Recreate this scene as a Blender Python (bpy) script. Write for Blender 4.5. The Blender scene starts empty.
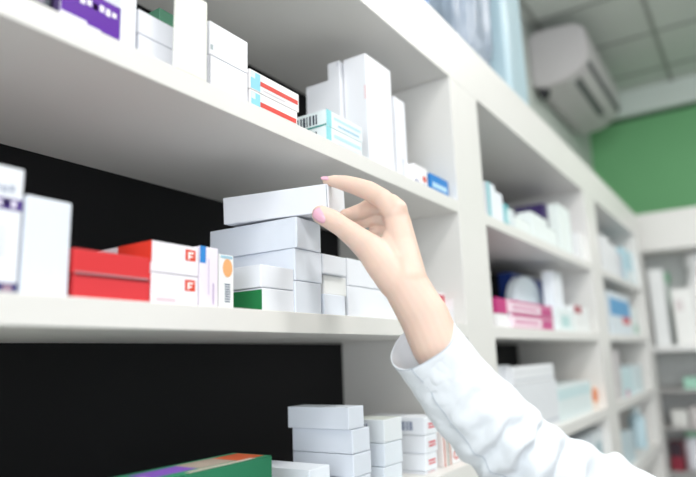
import bpy, bmesh, math, random
from mathutils import Vector, Matrix, noise
random.seed(7)
COL = bpy.context.scene.collection
V = Vector

# ------------------------------------------------------------------ camera
FPX = 615.4
YAW, PIT, ROL = 0.9904, 0.1938, -0.0354
CAM = V((-0.8514, -0.573, -0.341))
_f = V((math.sin(YAW)*math.cos(PIT), math.cos(YAW)*math.cos(PIT), math.sin(PIT)))
_r = V((math.cos(YAW), -math.sin(YAW), 0)); _u = _r.cross(_f)
RT = _r*math.cos(ROL)+_u*math.sin(ROL); UP = -_r*math.sin(ROL)+_u*math.cos(ROL); FW = _f
cd = bpy.data.cameras.new('camera'); cam = bpy.data.objects.new('camera', cd); COL.objects.link(cam)
M = Matrix((RT, UP, -FW)).transposed().to_4x4(); M.translation = CAM; cam.matrix_world = M
cd.sensor_width = 36; cd.lens = FPX*36/696; cd.clip_start = .02
cd.dof.use_dof = True; cd.dof.focus_distance = 0.97; cd.dof.aperture_fstop = 1.75
bpy.context.scene.camera = cam

def ray(u, v): return FW + RT*((u-348)/FPX) - UP*((v-238.5)/FPX)
def hit(u, v, ax, val):
    d = ray(u, v); return CAM + d*((val-CAM[ax])/d[ax])
def P(u, v, z): return CAM + ray(u, v)*z

# ------------------------------------------------------------------ materials
def mat(name, col, rough=.5, spec=.35, bump=0, bscale=200, var=0, vscale=3, **kw):
    m = bpy.data.materials.new(name); m.use_nodes = True
    nt = m.node_tree; b = nt.nodes['Principled BSDF']
    b.inputs['Base Color'].default_value = (*col, 1); b.inputs['Roughness'].default_value = rough
    b.inputs['Specular IOR Level'].default_value = spec
    tc = nt.nodes.new('ShaderNodeTexCoord')
    if var:
        n = nt.nodes.new('ShaderNodeTexNoise'); n.inputs['Scale'].default_value = vscale; n.inputs['Detail'].default_value = 4
        mx = nt.nodes.new('ShaderNodeMix'); mx.data_type = 'RGBA'
        mx.inputs['A'].default_value = (*[c*(1-var) for c in col], 1); mx.inputs['B'].default_value = (*[min(1, c*(1+var)) for c in col], 1)
        nt.links.new(tc.outputs['Object'], n.inputs['Vector']); nt.links.new(n.outputs['Fac'], mx.inputs['Factor'])
        nt.links.new(mx.outputs['Result'], b.inputs['Base Color'])
    if bump:
        n = nt.nodes.new('ShaderNodeTexNoise'); n.inputs['Scale'].default_value = bscale
        bp = nt.nodes.new('ShaderNodeBump'); bp.inputs['Strength'].default_value = bump; bp.inputs['Distance'].default_value = .001
        nt.links.new(tc.outputs['Object'], n.inputs['Vector']); nt.links.new(n.outputs['Fac'], bp.inputs['Height']); nt.links.new(bp.outputs['Normal'], b.inputs['Normal'])
    for k, v in kw.items(): b.inputs[k.replace('_', ' ')].default_value = v
    return m
_cc = {}
def card(hexcol, rough=.42):
    if hexcol not in _cc:
        c = [int(hexcol[i:i+2], 16)/255 for i in (0, 2, 4)]
        lin = [((x+.055)/1.055)**2.4 if x > .04 else x/12.92 for x in c]
        _cc[hexcol] = mat('printed_card_'+hexcol, lin, rough, .35, bump=.08, bscale=600, var=.02, vscale=20)
    return _cc[hexcol]
M_SHELF = mat('white_melamine', (.80, .79, .765), .38, .4, bump=.05, bscale=900, var=.012, vscale=5)
M_BACK = mat('black_back_panel', (.008, .008, .009), .6, .2, var=.1)
M_CEIL = mat('ceiling_tile', (.66, .68, .65), .9, .1, bump=.4, bscale=120, var=.05)
M_GRID = mat('ceiling_grid', (.36, .37, .35), .7)
M_GREEN = mat('green_paint', (.19, .47, .22), .6, .25, bump=.1, bscale=80, var=.04)
M_WALL = mat('wall_paint', (.60, .64, .60), .8, .15, bump=.1, bscale=80, var=.02)
M_FLOOR = mat('floor_tile', (.36, .36, .355), .35, .4, var=.05, vscale=2)
M_AC = mat('air_conditioner_plastic', (.60, .57, .58), .4)
M_DARK = mat('dark_plastic', (.03, .03, .035), .5)
M_SKIN = mat('skin', (.79, .585, .49), .48, .35, bump=.12, bscale=500, var=.05, vscale=30, Subsurface_Weight=.25, Subsurface_Scale=.006)
bs = M_SKIN.node_tree.nodes['Principled BSDF']; bs.inputs['Subsurface Radius'].default_value = (1, .35, .2)
M_NAIL = mat('pink_nail_polish', (.83, .46, .58), .18, .5)
M_COAT = mat('white_coat_cloth', (.75, .785, .83), .85, .15, bump=.25, bscale=1400, var=.015, vscale=10, Sheen_Weight=.15)
M_STITCH = mat('coat_stitching', (.45, .50, .56), .9)
M_CLEAR = mat('blue_tinted_plastic_film', (.50, .58, .70), .38, .3, Transmission_Weight=.35, Alpha=.85)
M_PALEB = mat('pale_blue_plastic', (.60, .78, .86), .3, .5, Transmission_Weight=.25)

# ------------------------------------------------------------------ object helpers
def link(name, bm, mats, parent=None, smooth=False):
    me = bpy.data.meshes.new(name); bm.to_mesh(me); bm.free()
    for m in (mats if isinstance(mats, (list, tuple)) else [mats]): me.materials.append(m)
    if smooth:
        for p in me.polygons: p.use_smooth = True
    o = bpy.data.objects.new(name, me); COL.objects.link(o)
    if parent is not None: o.parent = parent
    return o
def tag(o, label=None, cat=None, group=None, kind=None):
    if label: o['label'] = label
    if cat: o['category'] = cat
    if group: o['group'] = group
    if kind: o['kind'] = kind
    return o
def empty(name, loc, label, cat, group=None, rot=(0, 0, 0)):
    o = bpy.data.objects.new(name, None); COL.objects.link(o); o.location = loc; o.rotation_euler = rot
    o.empty_display_size = .05
    return tag(o, label, cat, group)
def add_box(bm, a, b, bev=0, seg=2, mi=0):
    a, b = V(a), V(b)
    r = bmesh.ops.create_cube(bm, size=1)
    vs = r['verts']
    for v in vs: v.co = V([(a[i]+b[i])/2 + v.co[i]*(b[i]-a[i]) for i in range(3)])
    fs = {f for v in vs for f in v.link_faces}
    for f in fs: f.material_index = mi
    if bev:
        es = list({e for v in vs for e in v.link_edges})
        bmesh.ops.bevel(bm, geom=es, offset=bev, segments=seg, affect='EDGES', profile=.5)
def boxobj(name, a, b, m, parent=None, bev=0, kind=None):
    bm = bmesh.new(); add_box(bm, a, b, bev); o = link(name, bm, m, parent)
    if kind: o['kind'] = kind
    return o

# ------------------------------------------------------------------ setting
X1, X2, X3, X4, X5, X6 = .519, .698, 1.938, 2.151, 3.254, 3.47
D = .366
ZU, ZT, ZC4 = .511, .357, -.88
CEIL, FLOOR = 1.70, -1.65
boxobj('floor', (-5, -4, FLOOR-.1), (4.5, .5, FLOOR), M_FLOOR, kind='structure')
bm = bmesh.new()
add_box(bm, (-5, -4, CEIL), (4.5, .5, CEIL+.08), mi=0)
y = -.257-.6*6
while y < .5:
    add_box(bm, (-5, y-.013, CEIL-.006), (4.37, y+.013, CEIL+.001), mi=1); y += .3 if False else .6
x = 3.385-.6*13
while x < 4.37:
    add_box(bm, (x-.013, -4, CEIL-.0055), (x+.013, .4, CEIL+.0012), mi=1); x += .6
link('ceiling', bm, [M_CEIL, M_GRID])['kind'] = 'structure'
boxobj('wall_back', (-5, .40, FLOOR), (4.5, .5, CEIL), M_WALL, kind='structure')
boxobj('wall_right', (4.37, -4, FLOOR), (4.5, .4, CEIL), M_GREEN, kind='structure')
boxobj('trim_1', (4.30, -4, 1.50), (4.37, .4, CEIL), mat('soffit_paint', (.74, .80, .76), .6), kind='structure')
boxobj('trim_2', (4.345, -4, 1.475), (4.37, .4, 1.4995), mat('dark_green_edge', (.06, .14, .07), .6), kind='structure')

# ------------------------------------------------------------------ shelving units
ZB_ = [0.0, -.30, -.625]          # undersides of the shelves
ZA, ZB, ZC = .031, -.269, -.575    # tops of the shelves
BV = .0012
def unit(label, xa, xb, left_panel, xr, fascia0):
    """shelving unit: opening from xa to xb, wide right upright to xr"""
    e = empty('shelving_unit', ((xa+xr)/2, D/2, FLOOR), label, 'shelving unit', 'white shelving units along the wall')
    def part(name, a, b, m=M_SHELF, bev=BV):
        o = boxobj(name, V(a)-e.location, V(b)-e.location, m, e, bev); return o
    if left_panel: part('side_panel', (xa-.03, 0, FLOOR), (xa-.0002, D, ZT-.0005))
    part('side_panel', (xb, 0, FLOOR), (xr, D, ZT-.0005))
    part('top_fascia', (fascia0, 0, ZT), (xb-.0004 if xb != X5 else xr, D, ZU))
    for zb, zt in ((0, ZA), (-.30, ZB), (-.612, ZC), (-.93, ZC4), (-1.25, -1.21), (FLOOR, -1.55)):
        part('shelf', (xa, 0.0006, zb), (xb-.0002, D-.012, zt))
    part('back_panel', (xa, D-.010, FLOOR+.1), (xb-.0002, D, ZT-.001), M_BACK, 0)
    return e
unit('long white shelving unit nearest the camera, holding most of the medicine boxes', -1.75, X1, True, X2, -1.78)
unit('middle white shelving unit, behind the reaching arm, with magenta boxes', X2+.0003, X3, False, X4, X1)
unit('farthest white shelving unit in the row, narrow looking, beside the green wall', X4+.0003, X5, False, X6, X3)

# ------------------------------------------------------------------ cartons
def quad_on(bm, c0, a, b, s0, s1, t0, t1, nrm, mi, ell=False):
    """patch on a face with corner c0 and edge vectors a, b"""
    off = nrm*.00025
    if ell:
        cs, ct, rs, rt = (s0+s1)/2, (t0+t1)/2, (s1-s0)/2, (t1-t0)/2
        pts = [c0+a*(cs+rs*math.cos(k*math.pi/14))+b*(ct+rt*math.sin(k*math.pi/14))+off for k in range(28)]
    else:
        pts = [c0+a*s+b*t+off for s, t in ((s0, t0), (s1, t0), (s1, t1), (s0, t1))]
    f = bm.faces.new([bm.verts.new(p) for p in pts]); f.normal_update()
    if f.normal.dot(nrm) < 0: f.normal_flip()
    f.material_index = mi
NCART = 0
def carton(label, loc, w, d, h, col, decals=(), rotz=0, group='medicine boxes', cat='box', flap=True, name='medicine_box', top=None, side=None, bev=.0011, tilt=0, endcol=None):
    """folded card carton. local origin: near left bottom corner. x = width, y = depth, z = height
       decals: (face, s0, s1, t0, t1, colour[, 'e']) with face 'f' (front), 's' (left side), 't' (top)"""
    bm = bmesh.new(); mats = [card(col)]
    def mi(c):
        m = card(c)
        if m not in mats: mats.append(m)
        return mats.index(m)
    add_box(bm, (0, 0, 0), (w, d, h), min(bev, h*.2), 2)
    fx = {'f': (V((0, 0, 0)), V((w, 0, 0)), V((0, 0, h)), V((0, -1, 0))),
          's': (V((0, d, 0)), V((0, -d, 0)), V((0, 0, h)), V((-1, 0, 0))),
          't': (V((0, 0, h)), V((w, 0, 0)), V((0, d, 0)), V((0, 0, 1))),
          'b': (V((0, 0, 0)), V((w, 0, 0)), V((0, d, 0)), V((0, 0, -1)))}
    for c, f in ((side, 's'), (endcol, 'f'), (top, 't')):
        if c:
            k = mi(c); n = fx[f][3]
            for p in bm.faces:
                p.normal_update()
                if p.normal.dot(n) > .95: p.material_index = k
    for dc in decals:
        c0, a, b, n = fx[dc[0]]
        q = mi(dc[5])
        layer = .0001*(len([1 for z in decals[:decals.index(dc)]])%6)
        if flap and dc[0] == 'f': layer += .0004
        quad_on(bm, c0+n*layer, a, b, dc[1], dc[2], dc[3], dc[4], n, q, len(dc) > 6)
    o = link(name, bm, mats); o.location = loc; o.rotation_euler = (0, tilt, rotz)
    tag(o, label, cat, group)
    if flap:   # tucked end flap with a rounded lip, a hair proud of the end
        bm = bmesh.new(); t = .0004
        zf = h-.0012; pts = []
        for k in range(7):
            a_ = math.pi/2*k/6; pts.append((w-.0015-.004*(1-math.sin(a_)), .0045-.003*math.cos(a_)))
        left = [(w-p[0], p[1]) for p in reversed(pts)]
        outline = [(w-.0015, zf), (.0015, zf)]+left[::1]+pts[::-1][0:0]
        outline = [(.0015, zf), (.0015, .0045), (.005, .0016), (w-.005, .0016), (w-.0015, .0045), (w-.0015, zf)]
        lo = [bm.verts.new((px, -t, pz)) for px, pz in outline]; hi = [bm.verts.new((px, .0002, pz)) for px, pz in outline]
        bm.faces.new(lo); bm.faces.new(hi[::-1])
        n_ = len(outline)
        for k in range(n_): bm.faces.new((lo[k], hi[k], hi[(k+1) % n_], lo[(k+1) % n_]))
        bmesh.ops.recalc_face_normals(bm, faces=bm.faces)
        link('tuck_flap', bm, card(endcol or col), o)
    return o

TOP = {}; PLACED = []
def row(key, label, u0, u1, vt, base, Yf, dep, col, decals=(), gap=.0006, rz=0, **kw):
    """carton whose front face (parallel to the shelf front, set back Yf) spans the given columns"""
    p0 = hit(u0, vt, 1, Yf); v1 = vt+(350-vt)/(785-u0)*(u1-u0)
    p1 = hit(u1, v1, 1, Yf)
    lim = X1 if p0.x < X1 else (X3 if p0.x < X3 else X5)
    p1.x = min(p1.x, lim-.003)
    z0 = (base if isinstance(base, (int, float)) else TOP[base]+.0006)+.0004
    h = max(p0.z-z0, .004)
    TOP[key] = z0+h
    dep = min(dep, D-.014-Yf)
    xa, xb = p0.x, p1.x-gap
    for (a0, a1, b0, b1, c0, c1) in PLACED:
        if a0 < xb-1e-4 and a1 > xa+1e-4 and b0 < Yf+dep and b1 > Yf and c0 < z0+h-1e-4 and c1 > z0+1e-4:
            if b0 > Yf+.02: dep = min(dep, b0-Yf-.001)
            elif (a0+a1) < (xa+xb): xa = a1+.0008
            else: xb = a0-.0008
    PLACED.append((xa, xb, Yf, Yf+dep, z0, z0+h)); p0.x, p1.x = xa, xb+gap
    kw.setdefault('flap', False)
    return carton(label, (p0.x, Yf, z0), p1.x-p0.x-gap, dep, h, col, decals, rotz=rz, **kw)
W, WB, WG = 'eef1f8', 'e6ecf6', 'f2f3f2'
BAR = lambda f, s0, s1, t0, t1, c='3a4252', n=7: [(f, s0+(s1-s0)*(k+.12*(k % 2))/n, s0+(s1-s0)*(k+.45+.12*(k % 3))/n, t0, t1, c) for k in range(n)]
TXT = lambda f, s0, s1, t0, t1, c, n=5: [(f, s0+(s1-s0)*(k/n), s0+(s1-s0)*(k+.72)/n, t0+(t1-t0)*.15*(k % 2), t1-(t1-t0)*.2*(k % 3)/2, c) for k in range(n)]

# ---- middle shelf of the near unit
gB = 'boxes on the middle shelf of the near unit'
row('b1', 'tall white box with purple band at the left end of the middle shelf', -52, 25.5, 152, ZB, .02, .12, W,
    [('f', 0, 1, .655, .745, '4b2a86'), ('f', 0, 1, .01, .085, '2e3170'), ('f', .80, .93, .02, .07, 'a58a9c')]+TXT('f', .45, .94, .675, .735, 'f4f0ff', 5)+TXT('f', .5, .9, .79, .85, 'aeb6c8', 4)+[('f', .1, .8, .5-.05*k, .512-.05*k, 'd4dae6') for k in range(5)], group=gB, flap=False)
row('b2', 'plain tall white box right of the purple-banded box', 27, 73, 194, ZB, .02, .10, WB, [], group=gB, bev=.002)
row('b3', 'lower red box of the red pair on the middle shelf', 74, 150, 274, ZB, .02, .055, 'd43a40', [('f', .02, .98, .93, .99, '9b2a33')], group=gB)
row('b4', 'upper red box of the red pair on the middle shelf', 74, 151, 247.5, 'b3', .02, .055, 'd8383c', [('f', .02, .98, .02, .09, 'b58a90')], group=gB)
def logo(f='f'):
    return [(f, .70, .93, .50, .88, 'e04a2e'), (f, .76, .80, .55, .80, 'ffffff'), (f, .80, .88, .74, .80, 'ffffff'), (f, .80, .86, .62, .67, 'ffffff')]
row('b5', 'lower white box with small red logo, beside the red pair', 151.5, 198.5, 272, ZB, .018, .17, 'f2eff6', logo()+[('f', .1, .5, .1, .2, 'dcc9d2')], group=gB, side='d43a40')
row('b6', 'upper white box with red corner logo, topmost beside the red pair', 152.5, 199, 240, 'b5', .018, .17, 'f4f1f8',
    logo()+[('s', .62, 1, .30, 1, 'dd4030')]+TXT('s', .30, .62, .62, .82, 'cf6670', 6), group=gB)
row('b7', 'slim upright pale pink box with a blue top corner', 200, 218.5, 245.5, ZB, .018, .10, 'f0e8f4', [('f', 0, .32, .72, 1, '2f86d2'), ('f', .45, .5, .2, .8, 'cfc0dc'), ('f', .7, .76, .05, .4, 'b9a4cc')], group=gB)
row('b8', 'slim white box with a barcode and an orange dot, left of the green box', 219, 234, 253.5, ZB, .02, .10, 'f2f4f4',
    [('f', .25, .9, .58, .92, 'f0b27a', 'e')]+[('f', .38, .75, .12+.045*k, .14+.045*k, '44597a') for k in range(8)]+[('f', .1, .9, .93, .98, 'a9cfe0')], group=gB)
c = row('c1', 'box with green side panel at the foot of the white stacks', 262, 294.3, 287.5, ZB, .022, .066, W, [('s', 0, 1, 0, .93, '1f7a45')], group=gB, flap=True)
row('c2', 'small white box resting on the green-sided box', 260.6, 293.8, 264, 'c1', .022, .15, W, [], group=gB, flap=True)
row('d1', 'white box at the bottom of the tallest stack on the middle shelf', 295, 321, 280.5, ZB, .02, .20, WB, [], group=gB, flap=True)
row('d2', 'second white box from the bottom of the tallest stack', 294, 321.5, 247.7, 'd1', .02, .19, WB, [], group=gB, flap=True)
carton('white box topmost on the tallest stack, just under the held box', (hit(294, 217, 1, .02).x-.001, .015, TOP['d2']+.0004), .070, .182, -.1160-TOP['d2']-.0005, WB, [], rotz=math.radians(3), group=gB)
row('e1', 'bottom box of the low white stack right of the tallest stack', 323.5, 345, 293.5, ZB, .022, .16, WB, [], group=gB, flap=True)
row('e2', 'small white box between two others, half open flap showing', 323.5, 346, 274.5, 'e1', .03, .16, WG, [], group=gB, flap=True)
row('e3', 'top box of the low white stack right of the tallest stack', 322.3, 346, 253.3, 'e2', .022, .16, W, [], group=gB, flap=True)
row('f1', 'long white box at the bottom, in front of the wrist', 347, 399, 285.5, ZB, .03, .14, W, [], group=gB, flap=True)
row('f2', 'white box on top of the long one, partly behind the thumb', 346.5, 382, 257.7, 'f1', .03, .14, W, [], group=gB, flap=True)
row('g1', 'white carton against the upright, behind the wrist, bottom of its pair', 434, 448, 306, ZB, .05, .08, 'eceef2', [('f', .1, .9, .3, .45, 'cfd3dc')], group=gB)
row('g2', 'small box with a red front, on the middle shelf behind the wrist', 434, 448, 291, 'g1', .05, .08, 'f0eaec', [('f', .3, .95, .25, .8, 'cf5566')], group=gB)
row('g3', 'lower small white carton near the end of the middle shelf', 449, 466, 311, ZB, .03, .08, 'f0f0f2', [('f', .2, .6, .4, .6, 'cfa9b0')], group=gB)
row('g4', 'upper small white carton near the end of the middle shelf', 449, 466, 298.5, 'g3', .03, .08, 'f3f0f2', [('f', .2, .5, .4, .6, 'cf8f98')], group=gB)

# ---- the box being pulled out by the hand
HB = (V((-.085, -.037, -.1135)), math.radians(13), math.radians(-4.0))
held = carton('long white box held up by the hand', HB[0], .072, .19, .045, W, [('s', .984, .989, .01, .97, '7d828c')], rotz=HB[1], tilt=HB[2], group='white boxes', bev=.0012)

# ---- top shelf of the near unit
gA = 'boxes on the upper shelf of the near unit'
row('h0', 'dark glossy box at the top left corner of the photo', -20, 52, -45, ZA, .03, .10, '4a5058', [('f', .1, .8, .1, .35, '7d8a72'), ('f', .4, .9, .5, .8, '8b7f96')], group=gA)
row('h1', 'purple and white box on the upper shelf, white lettering', 62, 121.5, -22, ZA, .02, .11, 'f1effa',
    [('f', .0, .99, .14, 1, '5a129c'), ('f', .0, .42, .19, .30, 'f1effa'), ('f', .35, .66, .17, .24, 'f1effa'), ('f', .0, .98, .03, .06, '6a35b0')]+TXT('f', .30, .95, .66, .84, 'f4effc', 6), group=gA, side='5a4a78')
row('h2', 'slim upright white box next to the purple box', 122.5, 137.5, -12, ZA, .02, .10, 'eef0f8', [], group=gA)
row('h3', 'lower plain white box left of the cream box', 138.5, 175, 33, ZA, .03, .12, 'f0f2fa', [], group=gA)
row('h4', 'upper plain white box left of the cream box', 138.5, 175, 8.5, 'h3', .03, .12, 'f0f2fa', [], group=gA)
carton('green box standing behind the plain white pair', (hit(160, -10, 1, .17).x, .17, ZA+.0004), .05, .05, .20, '5a8f74', [('f', 0, 1, .5, .8, 'c8d8cc')], group=gA, flap=False)
row('h5', 'tall cream box standing flush with the shelf front', 177, 208, -16, ZA, .002, .006, 'efeee6', [], group=gA, bev=.0015)
row('h6', 'lower white box right of the tall cream box', 209.5, 248, 54, ZA, .02, .12, 'f1f2f9', [('f', .0, .02, 0, 1, 'a9a9b2')], group=gA)
row('h7', 'upper white box right of the tall cream box', 209.5, 248, 20, 'h6', .02, .12, 'f3f4fa', [('f', .03, .09, .15, .3, 'b7c3c9')], group=gA)
def stripe():
    return [('f', .02, .20, .05, .92, '8ed3e6'), ('f', .20, .97, .36, .60, 'd9453c'), ('f', .02, .10, .60, .9, 'd8eef4'), ('f', .25, .7, .15, .22, 'd8d4da')]
row('i1', 'lower of the two red-striped white boxes', 250, 297.5, 88.5, ZA, .02, .09, 'f2f0f2', stripe(), group=gA)
row('i2', 'upper of the two red-striped white boxes', 249.5, 299, 68, 'i1', .02, .09, 'f3f1f2', stripe(), group=gA)
def bc_box(key, label, u0, u1, vt, base):
    # long side towards the left with barcode, printed front
    return row(key, label, u0, u1, vt, base, .02, .11, 'e9f3f6', BAR('s', .40, .85, .2, .8)+[('f', .0, .13, 0, 1, '8fd6de'), ('f', .2, .95, .55, .72, 'bfe0ee'), ('f', .3, .9, .2, .32, 'a9cfe4'), ('s', 0, 1, 0, .09, '3f9a94')], group=gA)
bc_box('j1', 'lower barcode box with teal edge on the upper shelf', 326, 362, 125, ZA)
bc_box('j2', 'upper barcode box with teal edge on the upper shelf', 326, 362, 108.5, 'j1')
kx = hit(365, 53, 1, .035)
carton('tallest white box on the upper shelf, near the middle', (kx.x, .035, ZA+.0004), .105, .055, kx.z-ZA, 'f2f3f8', [('s', .9, .98, .6, .72, 'f0d5d8')], group=gA, flap=False)
kq = hit(306, 88, 0, kx.x-.012)
carton('broad white box left of and behind the tallest white box', (kx.x-.012, .092, ZA+.0004), .06, kq.y-.092, kq.z-ZA, 'f0f1f6', [], group=gA, flap=False)
kr = hit(336, 62, 0, kx.x-.008)
carton('small white box lying on the broad one beside the tallest white box', (kx.x-.010, .094, kq.z+.0004), .05, max(.03, kr.y-.094), kr.z-kq.z, 'f0f1f6', [('s', .8, .95, .7, .9, 'd6d9e2')], group=gA, flap=False)
row('k4', 'tall narrow white box right of the tallest white box', 394, 404.5, 96, ZA, .035, .10, 'eff0f6', [('f', .4, .7, .1, .3, 'd8dbe6')], group=gA)
row('k5', 'small white box with blue and red marks near the upright', 404.5, 427, 158, ZA, .02, .05, 'f3f1f4', [('f', .03, .18, .05, .3, '4a559c'), ('f', .62, .9, .35, .6, 'd8574a')]+TXT('f', .2, .9, .1, .25, '8796bf', 5), group=gA)
row('k6', 'small bright blue box at the end of the upper shelf', 430, 448, 172.5, ZA, .02, .05, '2f82cc', [('f', .1, .9, .35, .6, 'b8dcf2'), ('f', 0, 1, 0, .2, '1f5fae')], group=gA)

# ---- lower shelf of the near unit
gC = 'boxes on the lower shelf of the near unit'
gx = hit(272, 456, 1, .03)
carton('long green box with colourful top on the lower shelf', (gx.x-.30, .03, ZC+.0004), .30, .075, gx.z-ZC, '2a7a58',
       [('t', 0, 1, 0, 1, '3c9a74'), ('t', .35, .62, .3, .85, '8d5ec9'), ('t', .60, .85, .25, .9, 'b7a99c'), ('t', .82, .99, .15, .85, 'd8663f'), ('t', .1, .36, .2, .5, 'c9b7a6'), ('t', .5, .9, .05, .18, 'd7cfc2')], group=gC, flap=False)
def cstack(key, label, u0, u1, vt, base, dep, col=WB, dec=(), Yf=.03, **kw):
    return row(key, label, u0, u1, vt, base, Yf, dep, col, dec, group=gC, **kw)
cstack('l0', 'lowest white box of the tall white pile on the lower shelf', 353, 371, 479, ZC, .16)
cstack('l1', 'white box third from the top of the pile on the lower shelf', 353, 371, 455, 'l0', .13, flap=True)
cstack('l2', 'white box second from the top of the pile on the lower shelf', 352, 369.5, 430, 'l1', .13, flap=True)
cstack('l3', 'white box topmost of the pile on the lower shelf', 348, 363.5, 407.5, 'l2', .132, flap=True)
xl = hit(325, 470, 1, .03).x
carton('white box standing lower left of the pile, right of the green box', (xl-.035, .035, ZC+.0004), .055, .15, hit(325, 466, 1, .035).z-ZC, 'eaf0f8', [], group=gC)
bq = BAR('s', .62, .92, .25, .75, '5b6f96', 6)
cstack('m0', 'lowest box of the barcode column beside the white pile', 384, 402, 468, ZC, .07, 'e8eff7')
cstack('m1', 'middle box of the barcode column beside the white pile', 384, 402, 444, 'm0', .075, 'e8eff7', BAR('s', .2, .55, .25, .8, '5b6f96', 5), flap=True)
cstack('m2', 'top box of the barcode column, pale greenish lid', 383.5, 401.5, 420, 'm1', .075, 'e9eef2', BAR('s', .2, .55, .25, .8, '5b6f96', 5), top='dfe6de', flap=True)
redt = [('f', .25, .82, .52, .64, 'dd6a72'), ('f', .25, .82, .34, .45, 'dd6a72')]
cstack('n0', 'lowest of the red-lettered white boxes on the lower shelf', 425, 437, 474, ZC, .13, 'edf1f7', redt)
cstack('n1', 'third of the red-lettered white boxes, counted from the top', 425, 437, 455, 'n0', .13, 'edf1f7', redt, flap=True)
cstack('n2', 'second of the red-lettered white boxes, counted from the top', 425, 437, 436, 'n1', .13, 'edf1f7', redt, flap=True)
cstack('n3', 'topmost red-lettered white box, barcode on its long side', 424, 437.5, 417.5, 'n2', .14, 'eef2f8', redt+BAR('s', .55, .82, .25, .75, '5b6f96', 7), flap=True)
cstack('o1', 'slim upright box with red and grey stripes on the lower shelf', 442, 450, 433, ZC, .07, 'f0e8e6', [('f', .1, .25, 0, 1, 'c06a60'), ('f', .5, .65, 0, 1, '8a9a94'), ('f', .8, .95, 0, 1, 'cf9a8a')])
cstack('o2', 'small white box with a red ring printed, right end of the lower shelf', 452, 460, 446, ZC, .05, 'f2f2f4', [('f', .1, .9, .2, .7, 'c9463f', 'e'), ('f', .25, .75, .3, .6, 'f4ecec', 'e')])
cstack('o3', 'pale blue upright box at the back of the lower shelf', 406, 424, 402, ZC, .20, 'b9d3ea', Yf=.19)

# ---- middle unit
gM = 'boxes in the middle shelving unit'
def mid(key, label, u0, u1, vt, base, col, dec=(), Yf=.03, dep=.12, g=gM, **kw):
    return row(key, label, u0, u1, vt, base, Yf, dep, col, dec, group=g, **kw)
mid('p1', 'tall white box with teal edge, first on the middle unit top shelf', 486, 494.5, 181, ZA, 'eef3fa', [('f', 0, .35, 0, 1, '7cc3cc')])
mid('p2', 'second tall white box on the middle unit top shelf', 495, 502, 191, ZA, 'f0f3fb', [])
mid('p3', 'teal and white box on the middle unit top shelf', 503, 508, 203, ZA, '6bbac4', [('f', .5, 1, .3, .8, 'd6eef0')])
mid('p4', 'short white box after the teal one', 508.5, 514, 208, ZA, 'dfe6ea')
mid('p5', 'low white box in the middle of the middle unit top shelf', 515, 530, 216, ZA, 'edf3f2')
mid('p6', 'white box left of the purple box', 530.5, 547, 211, ZA, 'eef5f5', [], dep=.05)
mid('p7', 'dark purple box standing behind white ones', 543, 560, 203, ZA, '4a3a74', Yf=.10)
mid('p8', 'low pale box in front of the purple one', 547.5, 556.5, 227, ZA, 'eef5f4', dep=.05)
mid('p9', 'tall white box right of the purple box', 557, 569, 203, ZA, 'eff7f6', dep=.04)
mid('p10', 'slim white box at the right end of the middle unit top shelf', 577, 585, 232, ZA, 'f2f3f4', Yf=.02)
mag = lambda: [('f', .0, 1, .80, .98, 'cf5a92'), ('f', .05, .6, .35, .55, 'd98ab0'), ('f', .68, .98, .1, .75, 'c24a86'), ('f', .0, 1, .0, .10, 'c8588e')]
mid('q0', 'small white box under the magenta pile', 496.5, 509, 313, ZB, 'f3f3f5')
mid('q1', 'lowest magenta and white striped box', 511.5, 553, 313, ZB, 'f4e2ec', mag(), Yf=.02, dep=.09)
mid('q2', 'magenta and white striped box on the lowest one', 509.5, 552, 299, 'q1', 'f4e2ec', mag(), Yf=.02, dep=.09)
mid('q3', 'deep magenta box left of the striped ones', 495.5, 509, 297, 'q0', 'c2337c', [])
mid('q4', 'navy box standing behind the oval white tub on the middle unit shelf', 511, 551, 272, ZB, '1d3a86', Yf=.16, dep=.05)
mid('q5', 'tall white box between the navy box and the upright', 552, 561, 271, ZB, 'edf1f7', Yf=.05, dep=.04)
mid('q6', 'low white box with pale teal print on the middle unit shelf', 557, 573, 308, ZB, 'e9f2f3', [('f', .2, .7, .2, .7, 'bfe0e0')], Yf=.0205)
mid('q7', 'white box with reddish top near the second upright', 573.5, 588, 305, ZB, 'f0f2f2', [('f', 0, .5, .72, 1, 'b5606a')], Yf=.0205)
mid('r0', 'small white box showing beside the sleeve', 497, 510, 366, ZC, 'eceff4', Yf=.06)
mid('r1', 'lower broad white box behind the sleeve', 514, 556, 386, ZC, 'e6e9ee', [('f', 0, 1, .1, .16, 'c7ccd5')], Yf=.03)
mid('r2', 'upper broad white box behind the sleeve', 513, 553, 367, 'r1', 'eef0f4', [('f', 0, 1, .2, .27, 'c7ccd5'), ('f', 0, 1, .6, .65, 'd4d8de')], Yf=.03)
mid('r3', 'pale teal and white box left of the orange dot', 557, 590, 387, ZC, 'e3eef0', [('f', 0, 1, .6, .9, 'cfe6ea')], Yf=.03)
mid('r4', 'white box with an orange dot near the upright', 591, 601, 387, ZC, 'f2e6dc', [('f', .05, .95, .25, .95, 'f08a3c', 'e'), ('f', .35, .7, .45, .7, 'd8492a', 'e')], Yf=.03)
mid('s1', 'greyish blue box on the low shelf behind the sleeve', 579, 591, 440, ZC4, 'd5dde4', [('f', .2, .8, .4, .7, '9fb4c4')])
mid('s2', 'white box on the low shelf behind the sleeve', 592, 603, 433, ZC4, 'dfe6ea', [('f', .2, .8, .5, .8, 'a4bcc4')])

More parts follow.
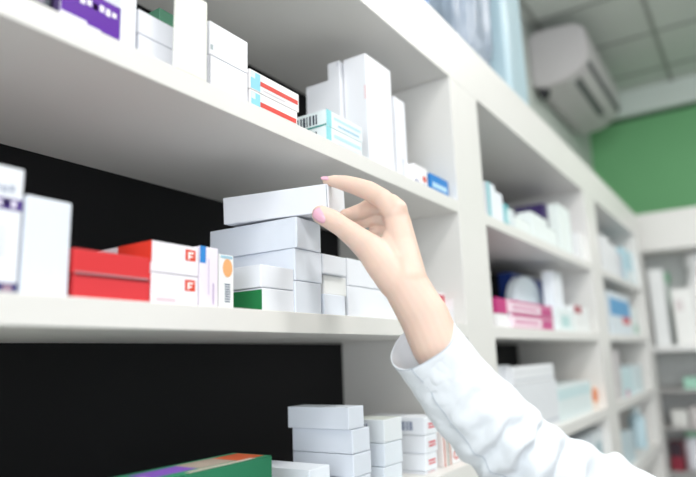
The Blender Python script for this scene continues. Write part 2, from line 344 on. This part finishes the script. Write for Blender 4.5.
# ---- far unit
gF = 'boxes in the farthest shelving unit'
far = lambda *a, **k: mid(*a, g=gF, **k)
far('t1', 'white box first on the far unit top shelf', 601, 608, 234, ZA, 'eff1f4')
far('t2', 'white box second on the far unit top shelf', 609, 616, 243, ZA, 'eceff2')
far('t3', 'white box with light blue print on the far unit top shelf', 622, 634, 247, ZA, 'bfe2ee', [('f', .1, .9, .1, .4, 'eef6f8')])
far('t4', 'grey box in the shade of the far unit top shelf', 616.5, 621, 252, ZA, 'd2d4dc')
far('v1', 'blue box on the far unit second shelf', 608, 628, 290, ZB, 'dfe9f0', [('f', 0, 1, .45, .85, '4a9fd4'), ('f', .55, .95, .28, .45, 'd84a50')])
far('v2', 'white box on the far unit second shelf near the end', 629, 637, 306, ZB, 'eaf2f0', [('f', .3, .8, .1, .4, 'a9cfbf')])
far('x1', 'tall grey box on the far unit third shelf', 613, 618, 350, ZC, 'd3cfd0')
far('x2', 'pale teal box on the far unit third shelf', 619, 631, 370, ZC, 'd3ebf0', [('f', .3, .6, 0, .25, 'd9a0b4')])
far('x3', 'white box at the end of the far unit third shelf', 632, 641, 366, ZC, 'dfeef2')
far('y1', 'pale blue box on the far unit low shelf', 622, 633, 437, ZC4, 'c9dbe2')

# ---- bottle helper (lathe)
def lathe(bm, prof, seg=28, mi=0):
    rings = []
    for r, z in prof:
        rings.append([bm.verts.new((r*math.cos(2*math.pi*k/seg), r*math.sin(2*math.pi*k/seg), z)) for k in range(seg)])
    for a, b in zip(rings, rings[1:]):
        for k in range(seg):
            f = bm.faces.new((a[k], a[(k+1) % seg], b[(k+1) % seg], b[k])); f.material_index = mi
    bm.faces.new(rings[0][::-1]).material_index = mi; bm.faces.new(rings[-1]).material_index = mi
def bottle(label, loc, r, h, col, capcol, group=None, neck=.45):
    bm = bmesh.new(); lathe(bm, [(r*.92, 0), (r, .006), (r, h*.68), (r*.9, h*.74), (r*neck, h*.82), (r*neck, h*.86)])
    o = link('bottle', bm, card(col), smooth=True); o.location = loc; tag(o, label, 'bottle', group)
    bm = bmesh.new(); lathe(bm, [(r*neck*1.15, h*.85), (r*neck*1.2, h*.86), (r*neck*1.2, h*.985), (r*neck*1.05, h)])
    link('bottle_cap', bm, card(capcol), o, smooth=True)
    return o
bottle('pale blue bottle on the far unit low shelf', hit(640, 452, 1, .08)*1 and V((hit(640, 452, 1, .08).x, .08, ZC4+.0006)), .045, .22, 'c2dce6', 'e6f2f4')

ct = hit(528, 276.5, 1, .115); rr_ = (ct.z-ZB)/2
bm = bmesh.new(); lathe(bm, [(rr_*.93, 0), (rr_*.99, .004), (rr_, .012), (rr_, .034), (rr_*.95, .038)], 48)
o = link('oval_tub', bm, card('e2edf4'), smooth=False); o.scale = (1.6, 1, 1); o.rotation_euler = (-math.pi/2, 0, 0); o.location = (ct.x, .115, ZB+rr_+.0005)
tag(o, 'oval white tub standing on edge between the magenta pile and the navy box', 'tub')
# ------------------------------------------------------------------ things on top of the shelving
o = carton('blue box on top of the near shelving unit', (hit(436, 12, 1, .04).x-.16, .06, ZU+.0004), .16, .12, .16, '2a78c4', [('f', .1, .9, .3, .6, '1c4f9c')], group='things on top of the shelving', flap=False)
# crumpled clear bag
def blob_bag(label, c, sx, sy, sz, m, seed):
    bm = bmesh.new(); bmesh.ops.create_icosphere(bm, subdivisions=5, radius=1)
    for v in bm.verts:
        n = v.co.normalized()
        q = V((n.x*3+seed, n.y*3, n.z*1.4))
        d = 1+.16*noise.noise(q)+.09*abs(noise.noise(q*2.3))-.05*abs(noise.noise(q*4.7))
        e = V((math.copysign(abs(n.x)**.55, n.x), math.copysign(abs(n.y)**.55, n.y), math.copysign(abs(n.z)**.6, n.z)))*d
        v.co = V((e.x*sx, e.y*sy, max(e.z*sz, -sz*.93)))
    o = link('plastic_bag', bm, m, smooth=True); o.location = (c[0], c[1], c[2]+sz*.93+.001); tag(o, label, 'bag'); return o
carton('dark box standing beside the blue box on top of the shelving', (.640, .10, ZU+.0004), .10, .12, .14, '33383c', [], group='things on top of the shelving', flap=False)
blob_bag('crumpled blue-tinted clear plastic bag on top of the shelving', (.915, .17, ZU), .165, .13, .30, M_CLEAR, 2.2)
e = empty('storage_tub', (1.235, .16, ZU+.0005), 'pale blue translucent storage tub on top of the shelving', 'tub')
bm = bmesh.new(); add_box(bm, (-.105, -.13, .0), (.105, .13, .80), .02, 4); link('tub_body', bm, M_PALEB, e)
bm = bmesh.new(); add_box(bm, (-.115, -.14, .801), (.115, .14, .83), .008, 3); link('lid', bm, mat('pale_blue_lid', (.7, .84, .9), .4), e)

# ------------------------------------------------------------------ air conditioner
ac = empty('air_conditioner', (2.76, .398, 1.20), 'grey-white wall air conditioner mounted high above the shelving', 'air conditioner')
L_ = 1.05
prof = [(0, .07), (0, .40), (-.05, .425), (-.28, .405), (-.335, .36), (-.34, .19), (-.30, .12), (-.20, .06), (-.06, .045)]
bm = bmesh.new()
a = [bm.verts.new((0, y, z)) for y, z in prof]; b = [bm.verts.new((L_, y, z)) for y, z in prof]
bm.faces.new(a); bm.faces.new(b[::-1]); n = len(prof)
for k in range(n): bm.faces.new((a[k], b[k], b[(k+1) % n], a[(k+1) % n]))
bmesh.ops.recalc_face_normals(bm, faces=bm.faces)
bmesh.ops.bevel(bm, geom=list(bm.edges), offset=.012, segments=3, affect='EDGES')
link('casing', bm, M_AC, ac)
def strip(name, p0, p1, th, m, x0=.07, x1=L_-.05):
    p0, p1 = V((0, *p0)), V((0, *p1)); d = (p1-p0); nn = V((0, d.z, -d.y)).normalized()
    if nn.y > 0: nn = -nn
    bm = bmesh.new(); vs = []
    for x in (x0, x1):
        for q in (p0, p1, p1+nn*th, p0+nn*th): vs.append(bm.verts.new((x, q.y, q.z)))
    for f in ((0, 1, 2, 3), (7, 6, 5, 4), (0, 4, 5, 1), (1, 5, 6, 2), (2, 6, 7, 3), (3, 7, 4, 0)): bm.faces.new([vs[k] for k in f])
    bmesh.ops.recalc_face_normals(bm, faces=bm.faces)
    return link(name, bm, m, ac)
strip('air_outlet', (-.225, .075), (-.262, .100), .006, mat('outlet_grey', (.16, .16, .17), .5), .12, .80)
strip('air_outlet', (-.318, .148), (-.332, .172), .006, mat('slot_grey', (.12, .12, .13), .5))
strip('louver', (-.268, .092), (-.312, .125), .007, M_AC)
bm = bmesh.new()
bmesh.ops.create_uvsphere(bm, u_segments=20, v_segments=12, radius=.05)
for v in bm.verts: v.co = V((v.co.x*1.0, v.co.y*.7, v.co.z*1.3))
q = hit(545, 90, 1, .34)
pc = link('pipe_cover', bm, M_DARK, ac, smooth=True); pc.location = V((q.x, .345, q.z))-ac.location; pc['label'] = 'dark rounded pipe cover'

# ------------------------------------------------------------------ cross unit at the far end
FX = 3.62
cu = empty('display_cabinet', (FX, -.7, FLOOR), 'pale cabinet across the end of the aisle under the green wall', 'cabinet')
def cp(name, a, b, m=M_SHELF, bev=.002): return boxobj(name, V(a)-cu.location, V(b)-cu.location, m, cu, bev)
cp('top_fascia', (FX, -1.6, .295), (FX+.4, .38, .55))
cp('side_panel', (FX, .06, FLOOR), (FX+.4, .38, .2945))
cp('side_panel', (FX, -1.6, FLOOR), (FX+.4, -1.56, .2945))
cp('back_panel', (FX+.38, -1.56, FLOOR), (FX+.4, .06, .2945), mat('grey_back', (.66, .67, .66), .7), 0)
cp('counter', (FX-.04, -1.56, -.36), (FX+.38, .058, -.325), mat('white_counter', (.86, .86, .85), .3))
cp('shelf', (FX, -1.56, -.62), (FX+.38, .058, -.60), mat('grey_shelf', (.42, .41, .40), .5))
cp('shelf', (FX, -1.56, -.85), (FX+.38, .058, -.83), mat('grey_shelf_low', (.42, .41, .40), .5))
cp('shelf', (FX, -1.56, -1.12), (FX+.38, .058, -1.10), mat('grey_shelf_lowest', (.42, .41, .40), .5))
gE = 'goods in the end cabinet'
def endbox(label, u, v, w, h, col, z0, X=FX+.05, dec=()):
    p = hit(u, v, 0, X)
    o = carton(label, (0, 0, 0), w, .14, h, col, [(('f',)+tuple(x[1:])) for x in dec], group=gE, flap=False); o.rotation_euler = (0, 0, -math.pi/2); o.location = (X, p.y, z0); return o
endbox('tall white carton at the left of the end cabinet counter', 651, 300, .085, .50, 'f0f2f2', -.3242)
endbox('broad white carton on the end cabinet counter', 672, 300, .12, .36, 'f4f4f2', -.3242, dec=[('f', .1, .5, .6, .8, 'e2dada')])
bottle('white round jar with green lid on the end cabinet counter', V((FX+.32, hit(661.5, 280, 0, FX+.28).y, -.3242)), .05, .50, 'dfeee6', '8fd0a8', neck=.8)
def jar(label, y, X, z, r, h, c1, c2): return bottle(label, V((X, y, z)), r, h, c1, c2, group=gE, neck=.7)
jar('large white tub at the right edge of the end cabinet counter', -.27, FX+.285, -.3242, .085, .60, 'f6f6f6', 'ffffff')
endbox('mint green carton on the end cabinet upper shelf', 684, 385, .15, .07, 'a8d8c4', -.5992)
endbox('white carton in the end cabinet, right of the last upright', 672, 418, .09, .10, 'e2e2de', -.8292)
endbox('pale carton at the right edge of the end cabinet', 688, 400, .10, .12, 'cfcac8', -.8292)
endbox('dark red carton low in the end cabinet', 671, 460, .07, .17, '8c2a3c', -1.0992, dec=[('f', 0, 1, .5, 1, '3a2a34')])
jar('white bottle with green cap low in the end cabinet', hit(691, 460, 0, FX+.12).y-.02, FX+.14, -1.0992, .05, .235, 'eef0f6', '9ad0b0')

# ------------------------------------------------------------------ the reaching arm
def capsule(bm, p0, r0, p1, r1, n=20, s0=(1, 1, 1)):
    """tapered capsule"""
    p0, p1 = V(p0), V(p1); d = p1-p0; L = d.length; ax = d.normalized()
    t = ax.orthogonal().normalized(); s = ax.cross(t)
    rings = []; m = 8
    for k in range(1, m+1):
        a_ = -math.pi/2+math.pi/2*k/m; rings.append((r0*math.sin(a_), r0*math.cos(a_)))
    for k in range(0, m):
        a_ = math.pi/2*k/m; rings.append((L+r1*math.sin(a_), r1*math.cos(a_)))
    vr = [[bm.verts.new(p0+ax*h+t*(r*math.cos(2*math.pi*j/n))+s*(r*math.sin(2*math.pi*j/n))) for j in range(n)] for h, r in rings]
    for A_, B_ in zip(vr, vr[1:]):
        for j in range(n): bm.faces.new((A_[j], A_[(j+1) % n], B_[(j+1) % n], B_[j]))
    a0 = bm.verts.new(p0-ax*r0); a1 = bm.verts.new(p1+ax*r1)
    for j in range(n):
        bm.faces.new((a0, vr[0][(j+1) % n], vr[0][j])); bm.faces.new((a1, vr[-1][j], vr[-1][(j+1) % n]))
def px(r, z): return r*z/FPX
hb = bmesh.new()
def chain(pts):
    """pts: (u, v, z, radius in px)"""
    Q = [(P(u, v, z), px(r, z)) for u, v, z, r in pts]
    for (a, ra), (b, rb) in zip(Q, Q[1:]): capsule(hb, a, ra, b, rb)
WR = (415, 289, .875)
# index: over the top of the box end
chain([(395.5, 214, .905, 11.5), (383, 199, .925, 10.2), (368.5, 190.8, .945, 10), (357, 186.5, .955, 9), (345, 183.2, .965, 8.0), (334, 181.2, .970, 6.2), (326.5, 180.8, .972, 4.4)])
# middle, ring, little: hooked behind the box end
chain([(398, 219, .935, 11), (386, 206, .965, 9.8), (374, 205, .985, 9.2), (362, 211, .995, 8.2), (351, 214, .995, 7), (345, 215, .99, 6)])
chain([(400, 228, .955, 11), (389, 216, .985, 9.5), (375, 216, 1.005, 8.8), (363, 221, 1.01, 7.8), (352, 223.5, 1.005, 6)])
chain([(403, 238, .965, 10), (394, 231, .99, 8.5), (383, 230, 1.005, 7.8), (374, 233, 1.008, 6.5)])
# thumb
chain([(397, 281, .872, 19.5), (384.5, 266, .878, 18), (371, 249.5, .888, 15.5), (357, 238, .905, 12.5), (342.5, 227, .922, 10.6), (331, 219.5, .930, 10.6), (321, 214.6, .934, 9.4)])
# palm
chain([(401, 222, .91, 9.5), (397.5, 208.8, .905, 10), (391, 203, .915, 9.5)])
chain([(407, 280, .87, 20), (401, 245, .895, 15.5), (396, 216, .907, 11.8)])
chain([(409, 281, .885, 19), (404, 248, .915, 14.5), (399, 221, .935, 12)])
chain([(410, 282, .895, 18), (406, 255, .93, 14), (401, 230, .955, 11.5)])
chain([(411, 284, .90, 17), (406, 262, .94, 13), (404, 240, .962, 10.5)])
chain([(398, 262, .885, 19), (392, 244, .895, 12)])
chain([(388, 254, .89, 14), (393, 238, .90, 11)])
chain([(409, 283, .888, 19.5), (426, 319, .872, 23.5)])
chain([(405, 282, .872, 21.5), (424.5, 318, .862, 24.5)])
# wrist and forearm (flattened: two parallel rods)
chain([(405.5, 287, .870, 22), (424.5, 317, .860, 25), (436, 345, .848, 25), (465, 392, .84, 22), (530, 468, .83, 22)])
chain([(409, 287, .893, 20.5), (426, 317, .882, 23.5), (438, 345, .865, 24), (466, 392, .85, 22), (532, 468, .84, 22)])
chain([(530, 468, .835, 23), (590, 500, .84, 26), (690, 545, .90, 34), (775, 585, .98, 34)])
person = link('person', hb, M_SKIN)
def evaluate(o, mods):
    for typ, kw in mods:
        m = o.modifiers.new(typ.lower(), typ)
        for k, v in kw.items(): setattr(m, k, v)
    dg = bpy.context.evaluated_depsgraph_get(); dg.update()
    me = bpy.data.meshes.new_from_object(o.evaluated_get(dg)); o.modifiers.clear()
    o.data = me
    for p in me.polygons: p.use_smooth = True
evaluate(person, [('REMESH', dict(mode='VOXEL', voxel_size=.0015)), ('SMOOTH', dict(factor=.6, iterations=12))])
# knuckle creases on the thumb and index, tendons on the back of the hand
cre = [(P(343, 222, .905), .010), (P(346, 220, .905), .009), (P(356, 182, .945), .008), (P(372, 187, .93), .008)]
for v in person.data.vertices:
    for c_, r_ in cre:
        d = (v.co-c_).length
        if d < r_*1.5: v.co += (v.co-(c_+FW*.02)).normalized()*(.0003*math.sin(d*5200)*(1-d/(r_*1.5)))
person.data.materials.clear(); person.data.materials.append(M_SKIN)
tag(person, 'person in a white coat, arm reaching in from the right to take a box', 'person')

# nails: curved shells seated on the finger ends
def nail(centre, axis, normal, ln, wd, rad, label=None):
    ax = axis.normalized(); nm = (normal-ax*normal.dot(ax)).normalized(); sd = ax.cross(nm)
    bm = bmesh.new(); G = []
    for i in range(13):
        s = -1+2*i/12; r_ = []
        wfac = math.sqrt(max(0, 1-abs(s)**3.2))*.999+.001
        for j in range(11):
            t = (-1+2*j/10)*wfac*wd
            th = t/rad
            r_.append(bm.verts.new(centre+ax*(s*ln)+sd*(rad*math.sin(th))+nm*(rad*(math.cos(th)-1)-.0012*s*s)))
        G.append(r_)
    for i in range(12):
        for j in range(10): bm.faces.new((G[i][j], G[i][j+1], G[i+1][j+1], G[i+1][j]))
    bmesh.ops.recalc_face_normals(bm, faces=bm.faces)
    o = link('fingernail', bm, M_NAIL, person, smooth=True)
    sm = o.modifiers.new('solid', 'SOLIDIFY'); sm.thickness = .0012; sm.offset = 0
    if label: o['label'] = label
    return o
def surf(pt, d):
    """first hit of the arm's surface from pt along d"""
    ok, loc, nr, _ = person.ray_cast(pt, d)
    return (loc, nr) if ok else (pt, -d)
tl, tn = surf(CAM, ray(320.5, 214.8).normalized())
tax = (P(318, 211, .935)-P(343, 227, .922))
nail(tl+tn*.0003, tax, (tn*.5-FW*.6+UP*.1).normalized(), .0128, .0112, .0128)
ip = P(326, 178, .968)
il, inr = surf(P(326, 150, .968), -UP)
nail(il+UP*.0002, P(321, 180.5, .972)-P(340, 181.5, .966), (UP*.8-FW*.45).normalized(), .0085, .0060, .0072)

# ------------------------------------------------------------------ coat sleeve
out = [((452, 320.5), (392.5, 364), .855), ((459, 329), (396, 369.5), .852), ((473, 347), (407, 383), .846), ((485, 360), (415, 396), .842), ((498, 373), (424, 410), .838),
       ((511, 385), (434, 425), .835), ((523, 396), (446, 440), .832), ((537, 410), (460, 456), .83), ((551, 424), (478, 474), .83),
       ((572, 437.5), (502, 500), .832), ((592, 446), (535, 530), .835), ((612, 455), (570, 552), .84), ((632, 462), (605, 568), .85), ((656, 478), (645, 585), .87), ((710, 505), (700, 610), .92), ((780, 530), (770, 640), 1.0)]
# densify by Catmull-Rom
def cr(a, b, c, d, t): return .5*((2*b)+(-a+c)*t+(2*a-5*b+4*c-d)*t*t+(-a+3*b-3*c+d)*t**3)
ctrl = [V((t[0], t[1], b[0], b[1], z)) if False else (t[0], t[1], b[0], b[1], z) for t, b, z in out]
dense = []
for i in range(len(ctrl)-1):
    K = [ctrl[max(0, i-1)], ctrl[i], ctrl[i+1], ctrl[min(len(ctrl)-1, i+2)]]
    for s in range(9):
        dense.append([cr(K[0][q], K[1][q], K[2][q], K[3][q], s/9) for q in range(5)])
dense.append(list(ctrl[-1]))
NS = 120
def ringpts(k, shrink=0, fold=True):
    tu, tv, bu, bv, z = dense[k]
    A, B = P(tu, tv, z), P(bu, bv, z)
    c = (A+B)/2; e1 = (A-B)/2; R_ = e1.length
    e1n = e1.normalized(); e2 = -FW*1.0
    # cuff ring leans so its far rim shows
    lean = max(0, 1-k/14)
    axn = e2.cross(e1n).normalized()
    e2 = (e2-e2.dot(e1n)*e1n).normalized()
    depth = R_*.86
    pts = []
    for j in range(NS):
        th = 2*math.pi*j/NS; ct, st = math.cos(th), math.sin(th)
        off = 0
        if fold and k > 4:
            s = k/9.0; g = min(1, (k-4)/16)
            # long soft folds twisting along the forearm, tighter ones around the elbow
            q = V((ct*1.3+s*.22, st*1.3, s*.55)); off += g*.0065*noise.noise(q*1.6+V((3.1, 0, 7)))
            el = math.exp(-((s-8.2)/1.7)**2)
            off += el*(.0105*math.sin(s*5.2+2.6*ct+1.1*st+1.5*noise.noise(q*1.5)))*(.4+.6*abs(st))
            off += math.exp(-((s-11)/2)**2)*.009*math.sin(s*4+2*st)
            off += g*.0022*noise.noise(q*5.2)*.3
            off -= .0015*g*(1-abs(noise.noise(V((s*.35+ct*.8, st*1.2, s*.3+4))*2.2)))**6
            off *= (.35+.65*abs(st))      # keep the measured outline
        else: off += .0014*noise.noise(V((ct*2, st*2, k*.1)))
        rr = R_-shrink+off; dd = depth-shrink+off
        p = c+e1n*(rr*ct)+e2*(dd*st)
        toward = (P(*((dense[0][0]+dense[0][2])/2, (dense[0][1]+dense[0][3])/2), dense[0][4])-P((dense[9][0]+dense[9][2])/2, (dense[9][1]+dense[9][3])/2, dense[9][4])).normalized()
        p += toward*(-st*.017*lean) + toward*(.006*lean*noise.noise(V((ct, st, 2.2))))
        pts.append(p)
    return pts
bm = bmesh.new()
outer = [[bm.verts.new(p) for p in ringpts(k)] for k in range(len(dense))]
inner = [[bm.verts.new(p) for p in ringpts(k, .0022, False)] for k in range(0, 26)]
for A_, B_ in zip(outer, outer[1:]):
    for j in range(NS): bm.faces.new((A_[j], A_[(j+1) % NS], B_[(j+1) % NS], B_[j]))
for A_, B_ in zip(inner, inner[1:]):
    for j in range(NS): bm.faces.new((B_[j], B_[(j+1) % NS], A_[(j+1) % NS], A_[j]))
for j in range(NS): bm.faces.new((outer[0][(j+1) % NS], outer[0][j], inner[0][j], inner[0][(j+1) % NS]))
bm.faces.new(outer[-1])
bmesh.ops.recalc_face_normals(bm, faces=bm.faces)
sleeve = link('lab_coat_sleeve', bm, M_COAT, person, smooth=True)
ss = sleeve.modifiers.new('sub', 'SUBSURF'); ss.levels = 1; ss.render_levels = 1
# hem stitching round the cuff and the seam along the underside
def tube_on(name, pts, r, parent, closed=False):
    bm = bmesh.new(); n = 6; R_ = []
    for i, p in enumerate(pts):
        a_ = pts[i-1] if (i or closed) else pts[i]; b_ = pts[(i+1) % len(pts)] if (i < len(pts)-1 or closed) else pts[i]
        d = (b_-a_).normalized(); t = d.orthogonal().normalized(); s = d.cross(t)
        t = (V((.3, .5, .8))-d*d.dot(V((.3, .5, .8)))).normalized(); s = d.cross(t)
        R_.append([bm.verts.new(p+t*r*math.cos(2*math.pi*j/n)+s*r*math.sin(2*math.pi*j/n)) for j in range(n)])
    seq = list(zip(R_, R_[1:]))+([(R_[-1], R_[0])] if closed else [])
    for A_, B_ in seq:
        for j in range(n): bm.faces.new((A_[j], A_[(j+1) % n], B_[(j+1) % n], B_[j]))
    bmesh.ops.recalc_face_normals(bm, faces=bm.faces)
    return link(name, bm, M_STITCH, parent, smooth=True)
tube_on('hem_stitching', ringpts(5), .0006, sleeve, True)
js = int(NS*.36)
tube_on('sleeve_seam', [ringpts(k)[js] for k in range(0, 86)], .0008, sleeve)

# ------------------------------------------------------------------ light
sc = bpy.context.scene
w = bpy.data.worlds.new('world'); sc.world = w; w.use_nodes = True
w.node_tree.nodes['Background'].inputs[0].default_value = (.93, .97, 1, 1)
w.node_tree.nodes['Background'].inputs[1].default_value = .82
M_LAMP = mat('lamp_diffuser', (.9, .9, .9), .5); bl = M_LAMP.node_tree.nodes['Principled BSDF']
bl.inputs['Emission Color'].default_value = (1, .98, .95, 1); bl.inputs['Emission Strength'].default_value = 6
for x, y in ((-1.4, -1.2), (.4, -1.2), (2.2, -1.2), (-1.4, -2.9), (.4, -2.9)):
    e = empty('ceiling_light', (x, y, CEIL-.03), 'square recessed ceiling light panel over the aisle, out of frame', 'ceiling light', 'ceiling light panels')
    bm = bmesh.new(); add_box(bm, (-.3, -.3, 0), (.3, .3, .022), .003); link('lamp_frame', bm, M_SHELF, e)
    bm = bmesh.new(); add_box(bm, (-.28, -.28, -.004), (.28, .28, -.0005)); link('diffuser', bm, M_LAMP, e)
    ld = bpy.data.lights.new('ceiling_lamp', 'AREA'); ld.shape = 'SQUARE'; ld.size = .56; ld.energy = 36; ld.color = (1, .98, .95)
    lo = bpy.data.objects.new('ceiling_lamp', ld); COL.objects.link(lo); lo.parent = e; lo.location = (0, 0, -.012)
M_FILL = mat('fill_panel_glow', (.9, .95, 1), .3); bd = M_FILL.node_tree.nodes['Principled BSDF']  # glow material for the added fill panel
bd.inputs['Emission Color'].default_value = (.93, .97, 1, 1); bd.inputs['Emission Strength'].default_value = 3
boxobj('fill_panel_1', (-5.05, -3.6, -1.0), (-5, -.2, 1.5), M_FILL, kind='structure')  # added glowing sheet out of view, brightens left-facing box sides
ld = bpy.data.lights.new('side_fill', 'AREA'); ld.shape = 'RECTANGLE'; ld.size = 3.3; ld.size_y = 2.4; ld.energy = 150; ld.color = (.93, .97, 1)  # added fill lamp in front of the sheet, aimed along the aisle
lo = bpy.data.objects.new('side_fill', ld); COL.objects.link(lo); lo.location = (-4.98, -1.9, .25); lo.rotation_euler = (0, -math.pi/2, 0)
vs = sc.view_settings; vs.view_transform = 'Standard'; vs.look = 'None'; vs.gamma = 1; vs.exposure = -0.68
